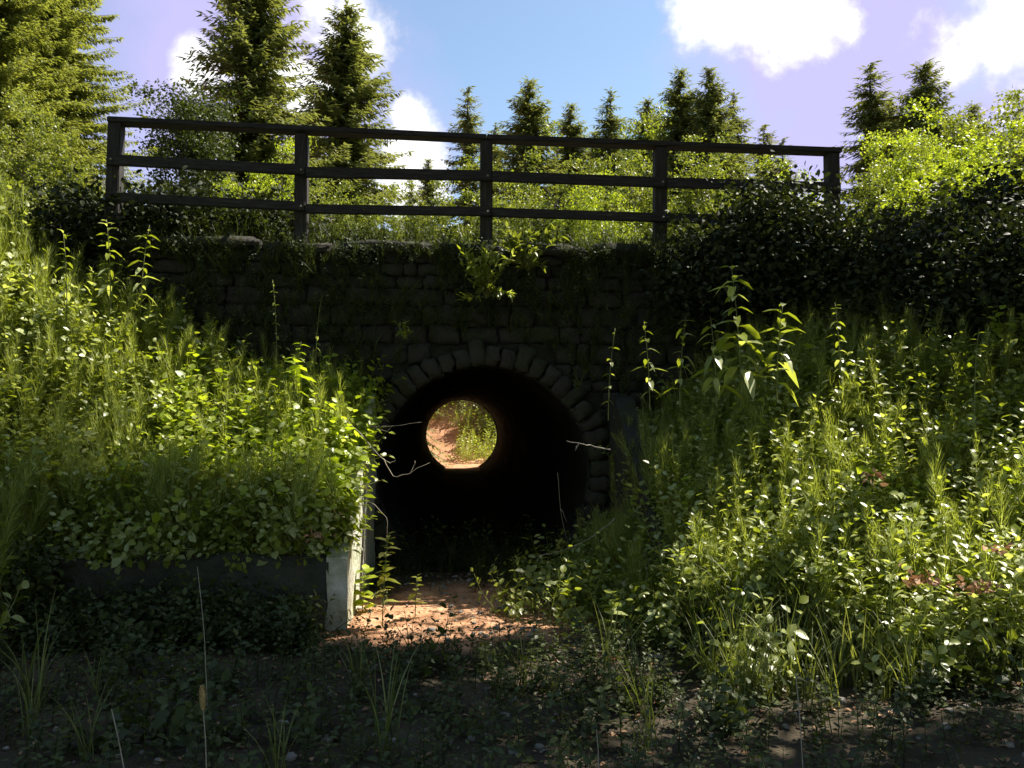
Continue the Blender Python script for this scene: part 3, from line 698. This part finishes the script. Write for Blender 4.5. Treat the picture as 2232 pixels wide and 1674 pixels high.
# fringe on the deck edge and embankment vegetation
XD = np.concatenate([region(700, -3.9, 4.6, 8.5, 8.85), region(500, -9, -3.4, 8.3, 11), region(500, 4.0, 10, 8.3, 11), region(260, -3.6, 4.6, 8.85, 10)])
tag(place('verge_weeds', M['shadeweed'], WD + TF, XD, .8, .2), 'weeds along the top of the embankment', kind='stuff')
def on_wall(n):
    z = 3.5 - 1.7 * rng.random(n) ** 1.5; x = rng.uniform(XL, XR, n); k = (np.hypot(x - CX, z - CZ) > RR + .35) & (vnoise(x * 2, z * 2 + 9, .7) > -.25); return x[k], z[k]
xw, zw = on_wall(2600); nw = len(xw); g = Geo()
R = rots(rng.random(nw) * 6.283, np.abs(rng.normal(size=nw)) * .35 + .5, rng.normal(size=nw) * .4, .35 + .35 * rng.random(nw))
wh = rng.integers(0, 10, nw); PP = np.column_stack([xw, np.full(nw, YF - .01), zw])
for k_, pr in enumerate(TF + WS): g.scatter(pr, R[wh == k_], PP[wh == k_])
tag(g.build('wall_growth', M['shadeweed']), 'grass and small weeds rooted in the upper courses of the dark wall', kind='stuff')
# beyond the tunnel
XB = region(1800, -4, 6, 27.6, 35, lambda x, y: (x > .2 + .2 * np.sin(y * 3)) | (y > 31))
tag(place('far_undergrowth', M['weed'], WD + HT[:2], XB, 1.3, .2), 'sunlit green growth seen through the tunnel', kind='stuff')
# litter and pebbles on the ground
n = 2600; XYl = np.concatenate([region(900, -1.0, 1.7, 5.4, 8.4), region(1700, -4, 4, 3, 6)])
g = Geo(); Zl = height(XYl[:, 0], XYl[:, 1]) + .008
R = rots(rng.random(n) * 6.283, rng.normal(size=n) * .3, rng.random(n) * 6.283, .035 * (.5 + rng.random(n)))
g.scatter(leaf(.3, .2), R, np.column_stack([XYl, Zl])); tag(g.build('leaf_litter', M['litter']), 'dry brown leaves on the soil before the tunnel', kind='stuff')
pb = bmesh.new(); bmesh.ops.create_icosphere(pb, subdivisions=2, radius=1); pv = np.array([v.co[:] for v in pb.verts]); pf = [[v.index for v in f.verts] for f in pb.faces]; pb.free()
g = Geo(); n = 420; XYp = np.concatenate([region(260, -.95, 1.7, 5.2, 8.4), region(160, -3, 3, 3.4, 5.5)])
pg_ = Geo(); pg_.add(pv * (1 + .15 * rng.normal(size=(len(pv), 1))) * np.array([1, .8, .55]), pf)
g.scatter(pg_, rots(rng.random(n) * 6.283, scale=.012 + .03 * rng.random(n) ** 3), np.column_stack([XYp, height(XYp[:, 0], XYp[:, 1]) + .006]))
tag(g.build('pebbles', M['pebble'], smooth=True), 'small stones on the soil before the tunnel', kind='stuff')

# ------------------------------------------------------------------ single plants
def plant(name, loc, label, cat, group, parts, rz=0):
    o = empty(name, loc, rz); tag(o, label, cat, group)
    for nm, g, mt in parts: g.build(nm, mt, o)
    return o
def herb(name, p, h, label, cat='plant', group=None, nleaf=22, size=.13, w=.14, mat='weed', bend=(.05, 0), opp=True, seed=1, start=.2, up=.25, base_z=None):
    rs = np.random.default_rng(seed); sg = Geo(); lg = Geo()
    zb = gz(p[0], p[1]) - .03 if base_z is None else base_z
    t = np.linspace(0, 1, 8); P = np.column_stack([bend[0] * t ** 2 * h, bend[1] * t ** 2 * h, t * h]); tube(sg, P, np.linspace(.006, .002, 8), 6)
    f = start + (1 - start) * np.linspace(0, 1, nleaf) ** .9
    if opp: a = (np.arange(nleaf) // 2) * 1.57 + (np.arange(nleaf) % 2) * math.pi + rs.normal(size=nleaf) * .25; f = np.repeat(f[::2], 2)[:nleaf]
    else: a = np.arange(nleaf) * 2.4 + rs.normal(size=nleaf) * .3
    f = np.clip(f + rs.normal(size=nleaf) * .018, 0, 1)
    D = np.column_stack([np.cos(a), np.sin(a), up - (.35 if opp else 0) + .5 * f ** 2 + rs.normal(size=nleaf) * .30])
    B = np.column_stack([bend[0] * f * f * h, bend[1] * f * f * h, f * h])
    S = size * (.55 + .7 * rs.random(nleaf)) * (1.15 - .6 * f ** 3)
    lg.scatter(leaf(w * 1.2, .1, .45), frame_to(D) * S[:, None, None], B)
    return plant(name, (p[0], p[1], zb), label, cat, group, [('stem', sg, M['stem']), ('leaves', lg, M[mat])])
def herb_px(name, px, top_y, D, h, label, **kw):
    q = at(px, top_y, D); return herb(name, (q.x, q.y), h, label, base_z=q.z - h, **kw)
GT = 'tall leafy stems above the undergrowth'
for i, (px, ty, D, h, nl, sz, lab) in enumerate([
    (1612, 585, 6.6, 1.15, 28, .25, 'tallest willowherb with long drooping leaves on the right bank'),
    (1690, 660, 6.7, .85, 20, .22, 'willowherb bending right beside the tallest one'),
    (1560, 690, 6.5, .75, 18, .18, 'shorter nettle left of the tallest willowherb'),
    (1480, 690, 6.9, .8, 18, .15, 'small nettle rising before the dark wall right of the arch'),
    (1415, 700, 7.0, .8, 16, .13, 'thin nettle, leftmost of those right of the arch'),
    (1325, 715, 7.6, .9, 12, .08, 'slender stem nearest the right side of the arch'),
    (1830, 660, 6.6, .7, 18, .08, 'upright fine stem right of the willowherbs'),
    (2120, 715, 6.4, .7, 12, .10, 'lone curling stem near the right edge'),
    (245, 478, 7.4, .9, 22, .15, 'nettle with spreading leaves below the left railing post'),
    (310, 490, 7.5, .85, 20, .14, 'nettle right of the one below the left railing post'),
    (150, 505, 7.3, .85, 20, .14, 'nettle left of the one below the left railing post'),
    (690, 640, 7.9, .7, 10, .05, 'thin stem with one pale bud left above the arch'),
    (605, 610, 7.8, .8, 16, .05, 'dry seeding spike on the left bank'),
    (645, 745, 7.4, .6, 14, .14, 'plant with broad bright leaves at the left end of the arch')]):
    herb_px('tall_weed', px, ty, D, h, lab, cat='plant', group=GT, nleaf=nl, size=sz, w=.15 if sz > .11 else .22, seed=100 + i, bend=(.08 if i % 2 else -.06, 0), mat='creeper' if i == 13 else 'weed')
for i, (px, ty, D, h, lab) in enumerate([(1640, 1270, 5.3, .35, 'plant with a few very large pale leaves low on the right bank'), (640, 790, 7.2, .3, 'large heart shaped leaves at the top corner of the left bank'),
                                      (410, 985, 6.7, .3, 'big pale leaf cluster in the middle of the left bank'), (1900, 1010, 5.9, .3, 'bright large leaves in the middle of the right bank')]):
    herb_px('coltsfoot', px, ty, D, h, lab, cat='plant', group='large leaved plants on the banks', nleaf=6, size=.17, w=.42, seed=160 + i, opp=False, start=.5, up=.1, mat='creeper' if i else 'weed')
for i, (px, py, D, lab) in enumerate([(1912, 1040, 5.7, 'rusty dead leaves caught high in the right bank'), (2000, 1262, 5.3, 'rusty dead leaves low near the right edge'), (2120, 1280, 5.25, 'long patch of rusty dead leaves nearest the right edge'),
                              (2185, 1195, 5.4, 'small rusty leaves above the long patch at the right edge'), (1312, 1432, 5.5, 'orange dead leaves at the right edge of the lit soil'),
                              (688, 1172, 6.1, 'brown leaves hanging over the low retaining wall'), (736, 1115, 6.4, 'brown leaf on the pale wing wall')]):
    c = at(px, py, D - (.4 if i < 4 else .1)); m_n = (14, 34, 46, 16, 30, 12, 5)[i]; gg = Geo()
    gg.scatter(leaf(.35, .2, .2), randrot(m_n, .05 * (.6 + .7 * rng.random(m_n)), .5), rng.normal(size=(m_n, 3)) * np.array([.05 + .03 * (i in (2, 4)), .04, .02]))
    o = gg.build('dead_leaves', M['litter'], loc=tuple(c)); tag(o, lab, 'dead leaves', 'rusty dead leaves in the undergrowth', 'thing')
# sapling at the left of the tunnel mouth
for i, (px, ty, D, h, nl, sz, w, lab, mat) in enumerate([
    (835, 1165, 6.2, .80, 30, .12, .30, 'young sapling with broad leaves standing in front of the tunnel mouth', 'weed'),
    (905, 1255, 6.5, .4, 14, .09, .3, 'small seedling right of the sapling before the tunnel', 'weed'),
    (790, 1240, 6.7, .55, 20, .12, .4, 'bright leafy seedling against the pale wing wall', 'creeper'),
    (1330, 1290, 5.6, .45, 16, .10, .4, 'round leaved seedling at the right edge of the bare soil', 'weed')]):
    herb_px('sapling', px, ty, D, h, lab, cat='sapling', group='seedlings before the tunnel', nleaf=nl, size=sz, w=w, seed=130 + i, opp=False, start=.35, mat=mat)
# bush growing out of the wall above the arch
def wallbush(px, py, D, rx, rz, n, label, mat, seed, name='wall_bush', group='bushes rooted in the bridge wall', leafs=.085, shoots=22):
    c = at(px, py, D); rs = np.random.default_rng(seed); sg = Geo(); lg = Geo()
    Dd = []; Pp = []; S = []
    for i in range(shoots):
        e = np.array([rs.uniform(-1, 1) * rx, -abs(rs.normal()) * .22, rs.uniform(-.1, 1) * rz * 1.6]); mid = e * .5 + np.array([0, -.08, .06])
        t = np.linspace(0, 1, 6)[:, None]; P = (1 - t) ** 2 * 0 + 2 * t * (1 - t) * mid + t ** 2 * e
        tube(sg, P, np.linspace(.006, .0015, 6), 4, cap=False)
        for k in range(n // shoots):
            f = .25 + .75 * rs.random(); p = np.array([np.interp(f, t[:, 0], P[:, j]) for j in range(3)])
            d = rs.normal(size=3) * .7 + e / np.linalg.norm(e); Dd.append(d); Pp.append(p); S.append(leafs * (.6 + .7 * rs.random()))
    lg.scatter(leaf(.22, .1, .2), frame_to(np.array(Dd)) * np.array(S)[:, None, None], np.array(Pp))
    return plant(name, (c.x, c.y, c.z), label, 'bush', group, [('stem', sg, M['stem']), ('leaves', lg, M[mat])])
wallbush(1060, 650, 8.35, .28, .42, 420, 'lit green bush sprouting from the wall below the middle railing post', 'weed', 5)
wallbush(1150, 590, 8.4, .40, .30, 380, 'duller bush right of the lit one, between middle and fourth railing posts', 'tree_leaf', 6)
wallbush(880, 740, 8.38, .10, .15, 40, 'small sprig in the wall joints left above the arch', 'weed', 7, leafs=.07, shoots=5)
wallbush(1260, 850, 8.38, .10, .15, 40, 'small grey sprig in the wall right above the arch', 'shadeweed', 8, leafs=.06, shoots=5)
# dark shrubs against the right end of the wall and on the left bank
def shrub(x, y, z0, rx, rz, n, label, mat, seed, leafs=.07, group='dark shrubs on the embankment shoulders'):
    rs = np.random.default_rng(seed); sg = Geo(); lg = Geo(); nc = max(12, n // 90)
    dirs = rs.normal(size=(nc, 3)); dirs /= np.linalg.norm(dirs, axis=1)[:, None]; dirs[:, 2] = np.abs(dirs[:, 2]) * 1.1 - .12
    C = dirs * (rs.random(nc) ** .4)[:, None] * np.array([rx, rx * .8, rz])
    for c_ in C: tube(sg, [(0, 0, -.1), c_ * .5 + np.array([0, 0, .12]), c_], [.018, .01, .003], 4, cap=False)
    m = nc * 90; off = np.clip(rs.normal(size=(m, 3)), -1.9, 1.9) * .16 * (.6 + .8 * rs.random((m, 1)))
    lg.scatter(leaf(.3, .1, .2), randrot(m, leafs * (.6 + .7 * rs.random(m)), .7), np.repeat(C, 90, 0) + off)
    return plant('shrub', (x, y, z0), label, 'shrub', group, [('stem', sg, M['bark']), ('leaves', lg, M[mat])])
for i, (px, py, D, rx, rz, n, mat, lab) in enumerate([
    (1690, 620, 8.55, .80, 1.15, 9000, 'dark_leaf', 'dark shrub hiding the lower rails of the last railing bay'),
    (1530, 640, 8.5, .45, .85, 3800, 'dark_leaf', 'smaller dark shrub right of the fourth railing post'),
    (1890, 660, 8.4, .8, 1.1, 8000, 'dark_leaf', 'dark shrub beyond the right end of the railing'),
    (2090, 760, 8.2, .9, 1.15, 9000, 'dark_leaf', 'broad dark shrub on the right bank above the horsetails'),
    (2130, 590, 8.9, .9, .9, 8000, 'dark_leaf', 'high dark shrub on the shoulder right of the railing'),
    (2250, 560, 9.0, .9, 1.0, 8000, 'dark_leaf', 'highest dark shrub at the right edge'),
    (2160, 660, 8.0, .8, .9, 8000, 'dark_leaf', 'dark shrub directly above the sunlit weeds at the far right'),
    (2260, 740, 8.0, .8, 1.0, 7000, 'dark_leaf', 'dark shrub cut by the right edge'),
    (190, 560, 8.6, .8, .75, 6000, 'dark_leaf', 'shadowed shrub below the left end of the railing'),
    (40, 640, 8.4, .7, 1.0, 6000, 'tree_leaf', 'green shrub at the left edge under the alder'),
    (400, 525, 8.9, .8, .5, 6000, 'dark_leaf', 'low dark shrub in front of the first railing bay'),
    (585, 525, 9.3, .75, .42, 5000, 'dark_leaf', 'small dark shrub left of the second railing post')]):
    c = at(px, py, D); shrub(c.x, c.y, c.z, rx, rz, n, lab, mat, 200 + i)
# bare twigs before the tunnel mouth
def twig(paths, label, rad=.0035):
    p0 = np.array(paths[0][0]); g = Geo()
    for P in paths:
        P = np.array([np.array(p) for p in P]) - p0; n_ = len(P); t = np.linspace(0, n_ - 1, n_ * 3)
        PP = np.column_stack([np.interp(t, np.arange(n_), P[:, k]) for k in range(3)]) + rng.normal(size=(n_ * 3, 3)) * .004
        tube(g, PP, np.linspace(rad, rad * .35, len(PP)), 5)
    o = g.build('bare_twig', M['twig'], loc=tuple(p0)); return tag(o, label, 'twig', 'dry twigs around the tunnel mouth')
A_ = lambda x, y, D: tuple(at(x, y, D))
twig([[A_(745, 905, 7.3), A_(790, 950, 7.2), A_(835, 1000, 7.1), A_(858, 1040, 7.0), A_(895, 1030, 7.0), A_(935, 1008, 7.0)],
      [A_(835, 1000, 7.1), A_(850, 1010, 7.0), A_(862, 1002, 7.0)], [A_(895, 1030, 7.0), A_(900, 1018, 7.0), A_(905, 1008, 7.0)]], 'long bare twig hooking down across the left side of the opening', .005)
twig([[A_(760, 925, 7.5), A_(820, 932, 7.4), A_(870, 928, 7.3), A_(920, 920, 7.2)], [A_(820, 932, 7.4), A_(845, 942, 7.3), A_(855, 926, 7.3)]], 'straight dry twig reaching across the opening above the hooked one')
twig([[A_(1330, 980, 6.9), A_(1290, 972, 6.9), A_(1260, 966, 6.8), A_(1236, 962, 6.8)], [A_(1262, 967, 6.8), A_(1256, 975, 6.8), A_(1254, 982, 6.8)]], 'pale broken twig sticking out of the right bank into the opening', .006)
twig([[A_(780, 1085, 7.3), A_(815, 1100, 7.2), A_(845, 1130, 7.1), A_(842, 1180, 7.1)]], 'curved dry stalk at the left foot of the opening')
twig([[A_(1215, 1030, 8.0), A_(1222, 1110, 8.0), A_(1240, 1200, 7.9)], [A_(1222, 1110, 8.0), A_(1236, 1140, 8.0)]], 'hanging root on the right inside of the opening')
twig([[A_(1340, 1130, 6.9), A_(1290, 1172, 6.8), A_(1230, 1200, 6.8), A_(1170, 1212, 6.7)]], 'low arching dry stem at the right foot of the opening')
# grass stalks in the near foreground
def stalk(px0, py0, px1, py1, D, label, head=True, hl=.075, hr=.0085):
    a_, b_ = at(px0, py0, D), at(px1, py1, D); foot = Vector((b_.x + (b_.x - a_.x) * .8, b_.y, gz(b_.x, b_.y)))
    o = empty('grass_stalk', foot); tag(o, label, 'grass stalk', 'single grass stalks in the near foreground')
    sg = Geo(); L_ = [foot - foot, (b_ - foot) * .9, b_ - foot, (a_ + b_) / 2 - foot + Vector((.002, 0, 0)), a_ - foot]
    tube(sg, [tuple(v) for v in L_], [.0025, .0022, .002, .0018, .0015], 6); sg.build('stem', M['twig'], o)
    if head:
        hg = Geo(); t = np.linspace(0, 1, 14); d = (a_ - b_).normalized(); st = a_ - foot
        P = np.array([tuple(st + d * hl * k) for k in t]); tube(hg, P, hr * np.sin(np.pi * np.clip(t * .92 + .06, 0, 1)) ** .6, 10)
        m = 260; f = rng.random(m); aa = rng.random(m) * 6.283; base = np.array([np.interp(f, t, P[:, k]) for k in range(3)]).T
        dd = np.column_stack([np.cos(aa), np.sin(aa), np.full(m, 1.1)])
        rr_ = hr * np.sin(np.pi * np.clip(f * .92 + .06, 0, 1)) ** .6
        hg.scatter(diamond(.3), frame_to(dd) * .008, base + dd * np.array([1, 1, 0]) * rr_[:, None] * .8)
        hg.build('seed_head', M['seed'], o)
    return o
stalk(443, 1548, 450, 1674, 2.5, 'grass stalk with a plump straw coloured seed head at the bottom left')
stalk(243, 1545, 270, 1674, 2.6, 'bare pale grass stalk left of the one with the seed head', head=False)
stalk(430, 1235, 445, 1380, 4.2, 'thin dry stalk in front of the low retaining wall', head=False)
stalk(1300, 1590, 1305, 1674, 3.2, 'faint short stalk at the bottom, right of the middle', head=False)
stalk(1735, 1470, 1750, 1674, 3.2, 'faint long stalk at the bottom right', head=False)
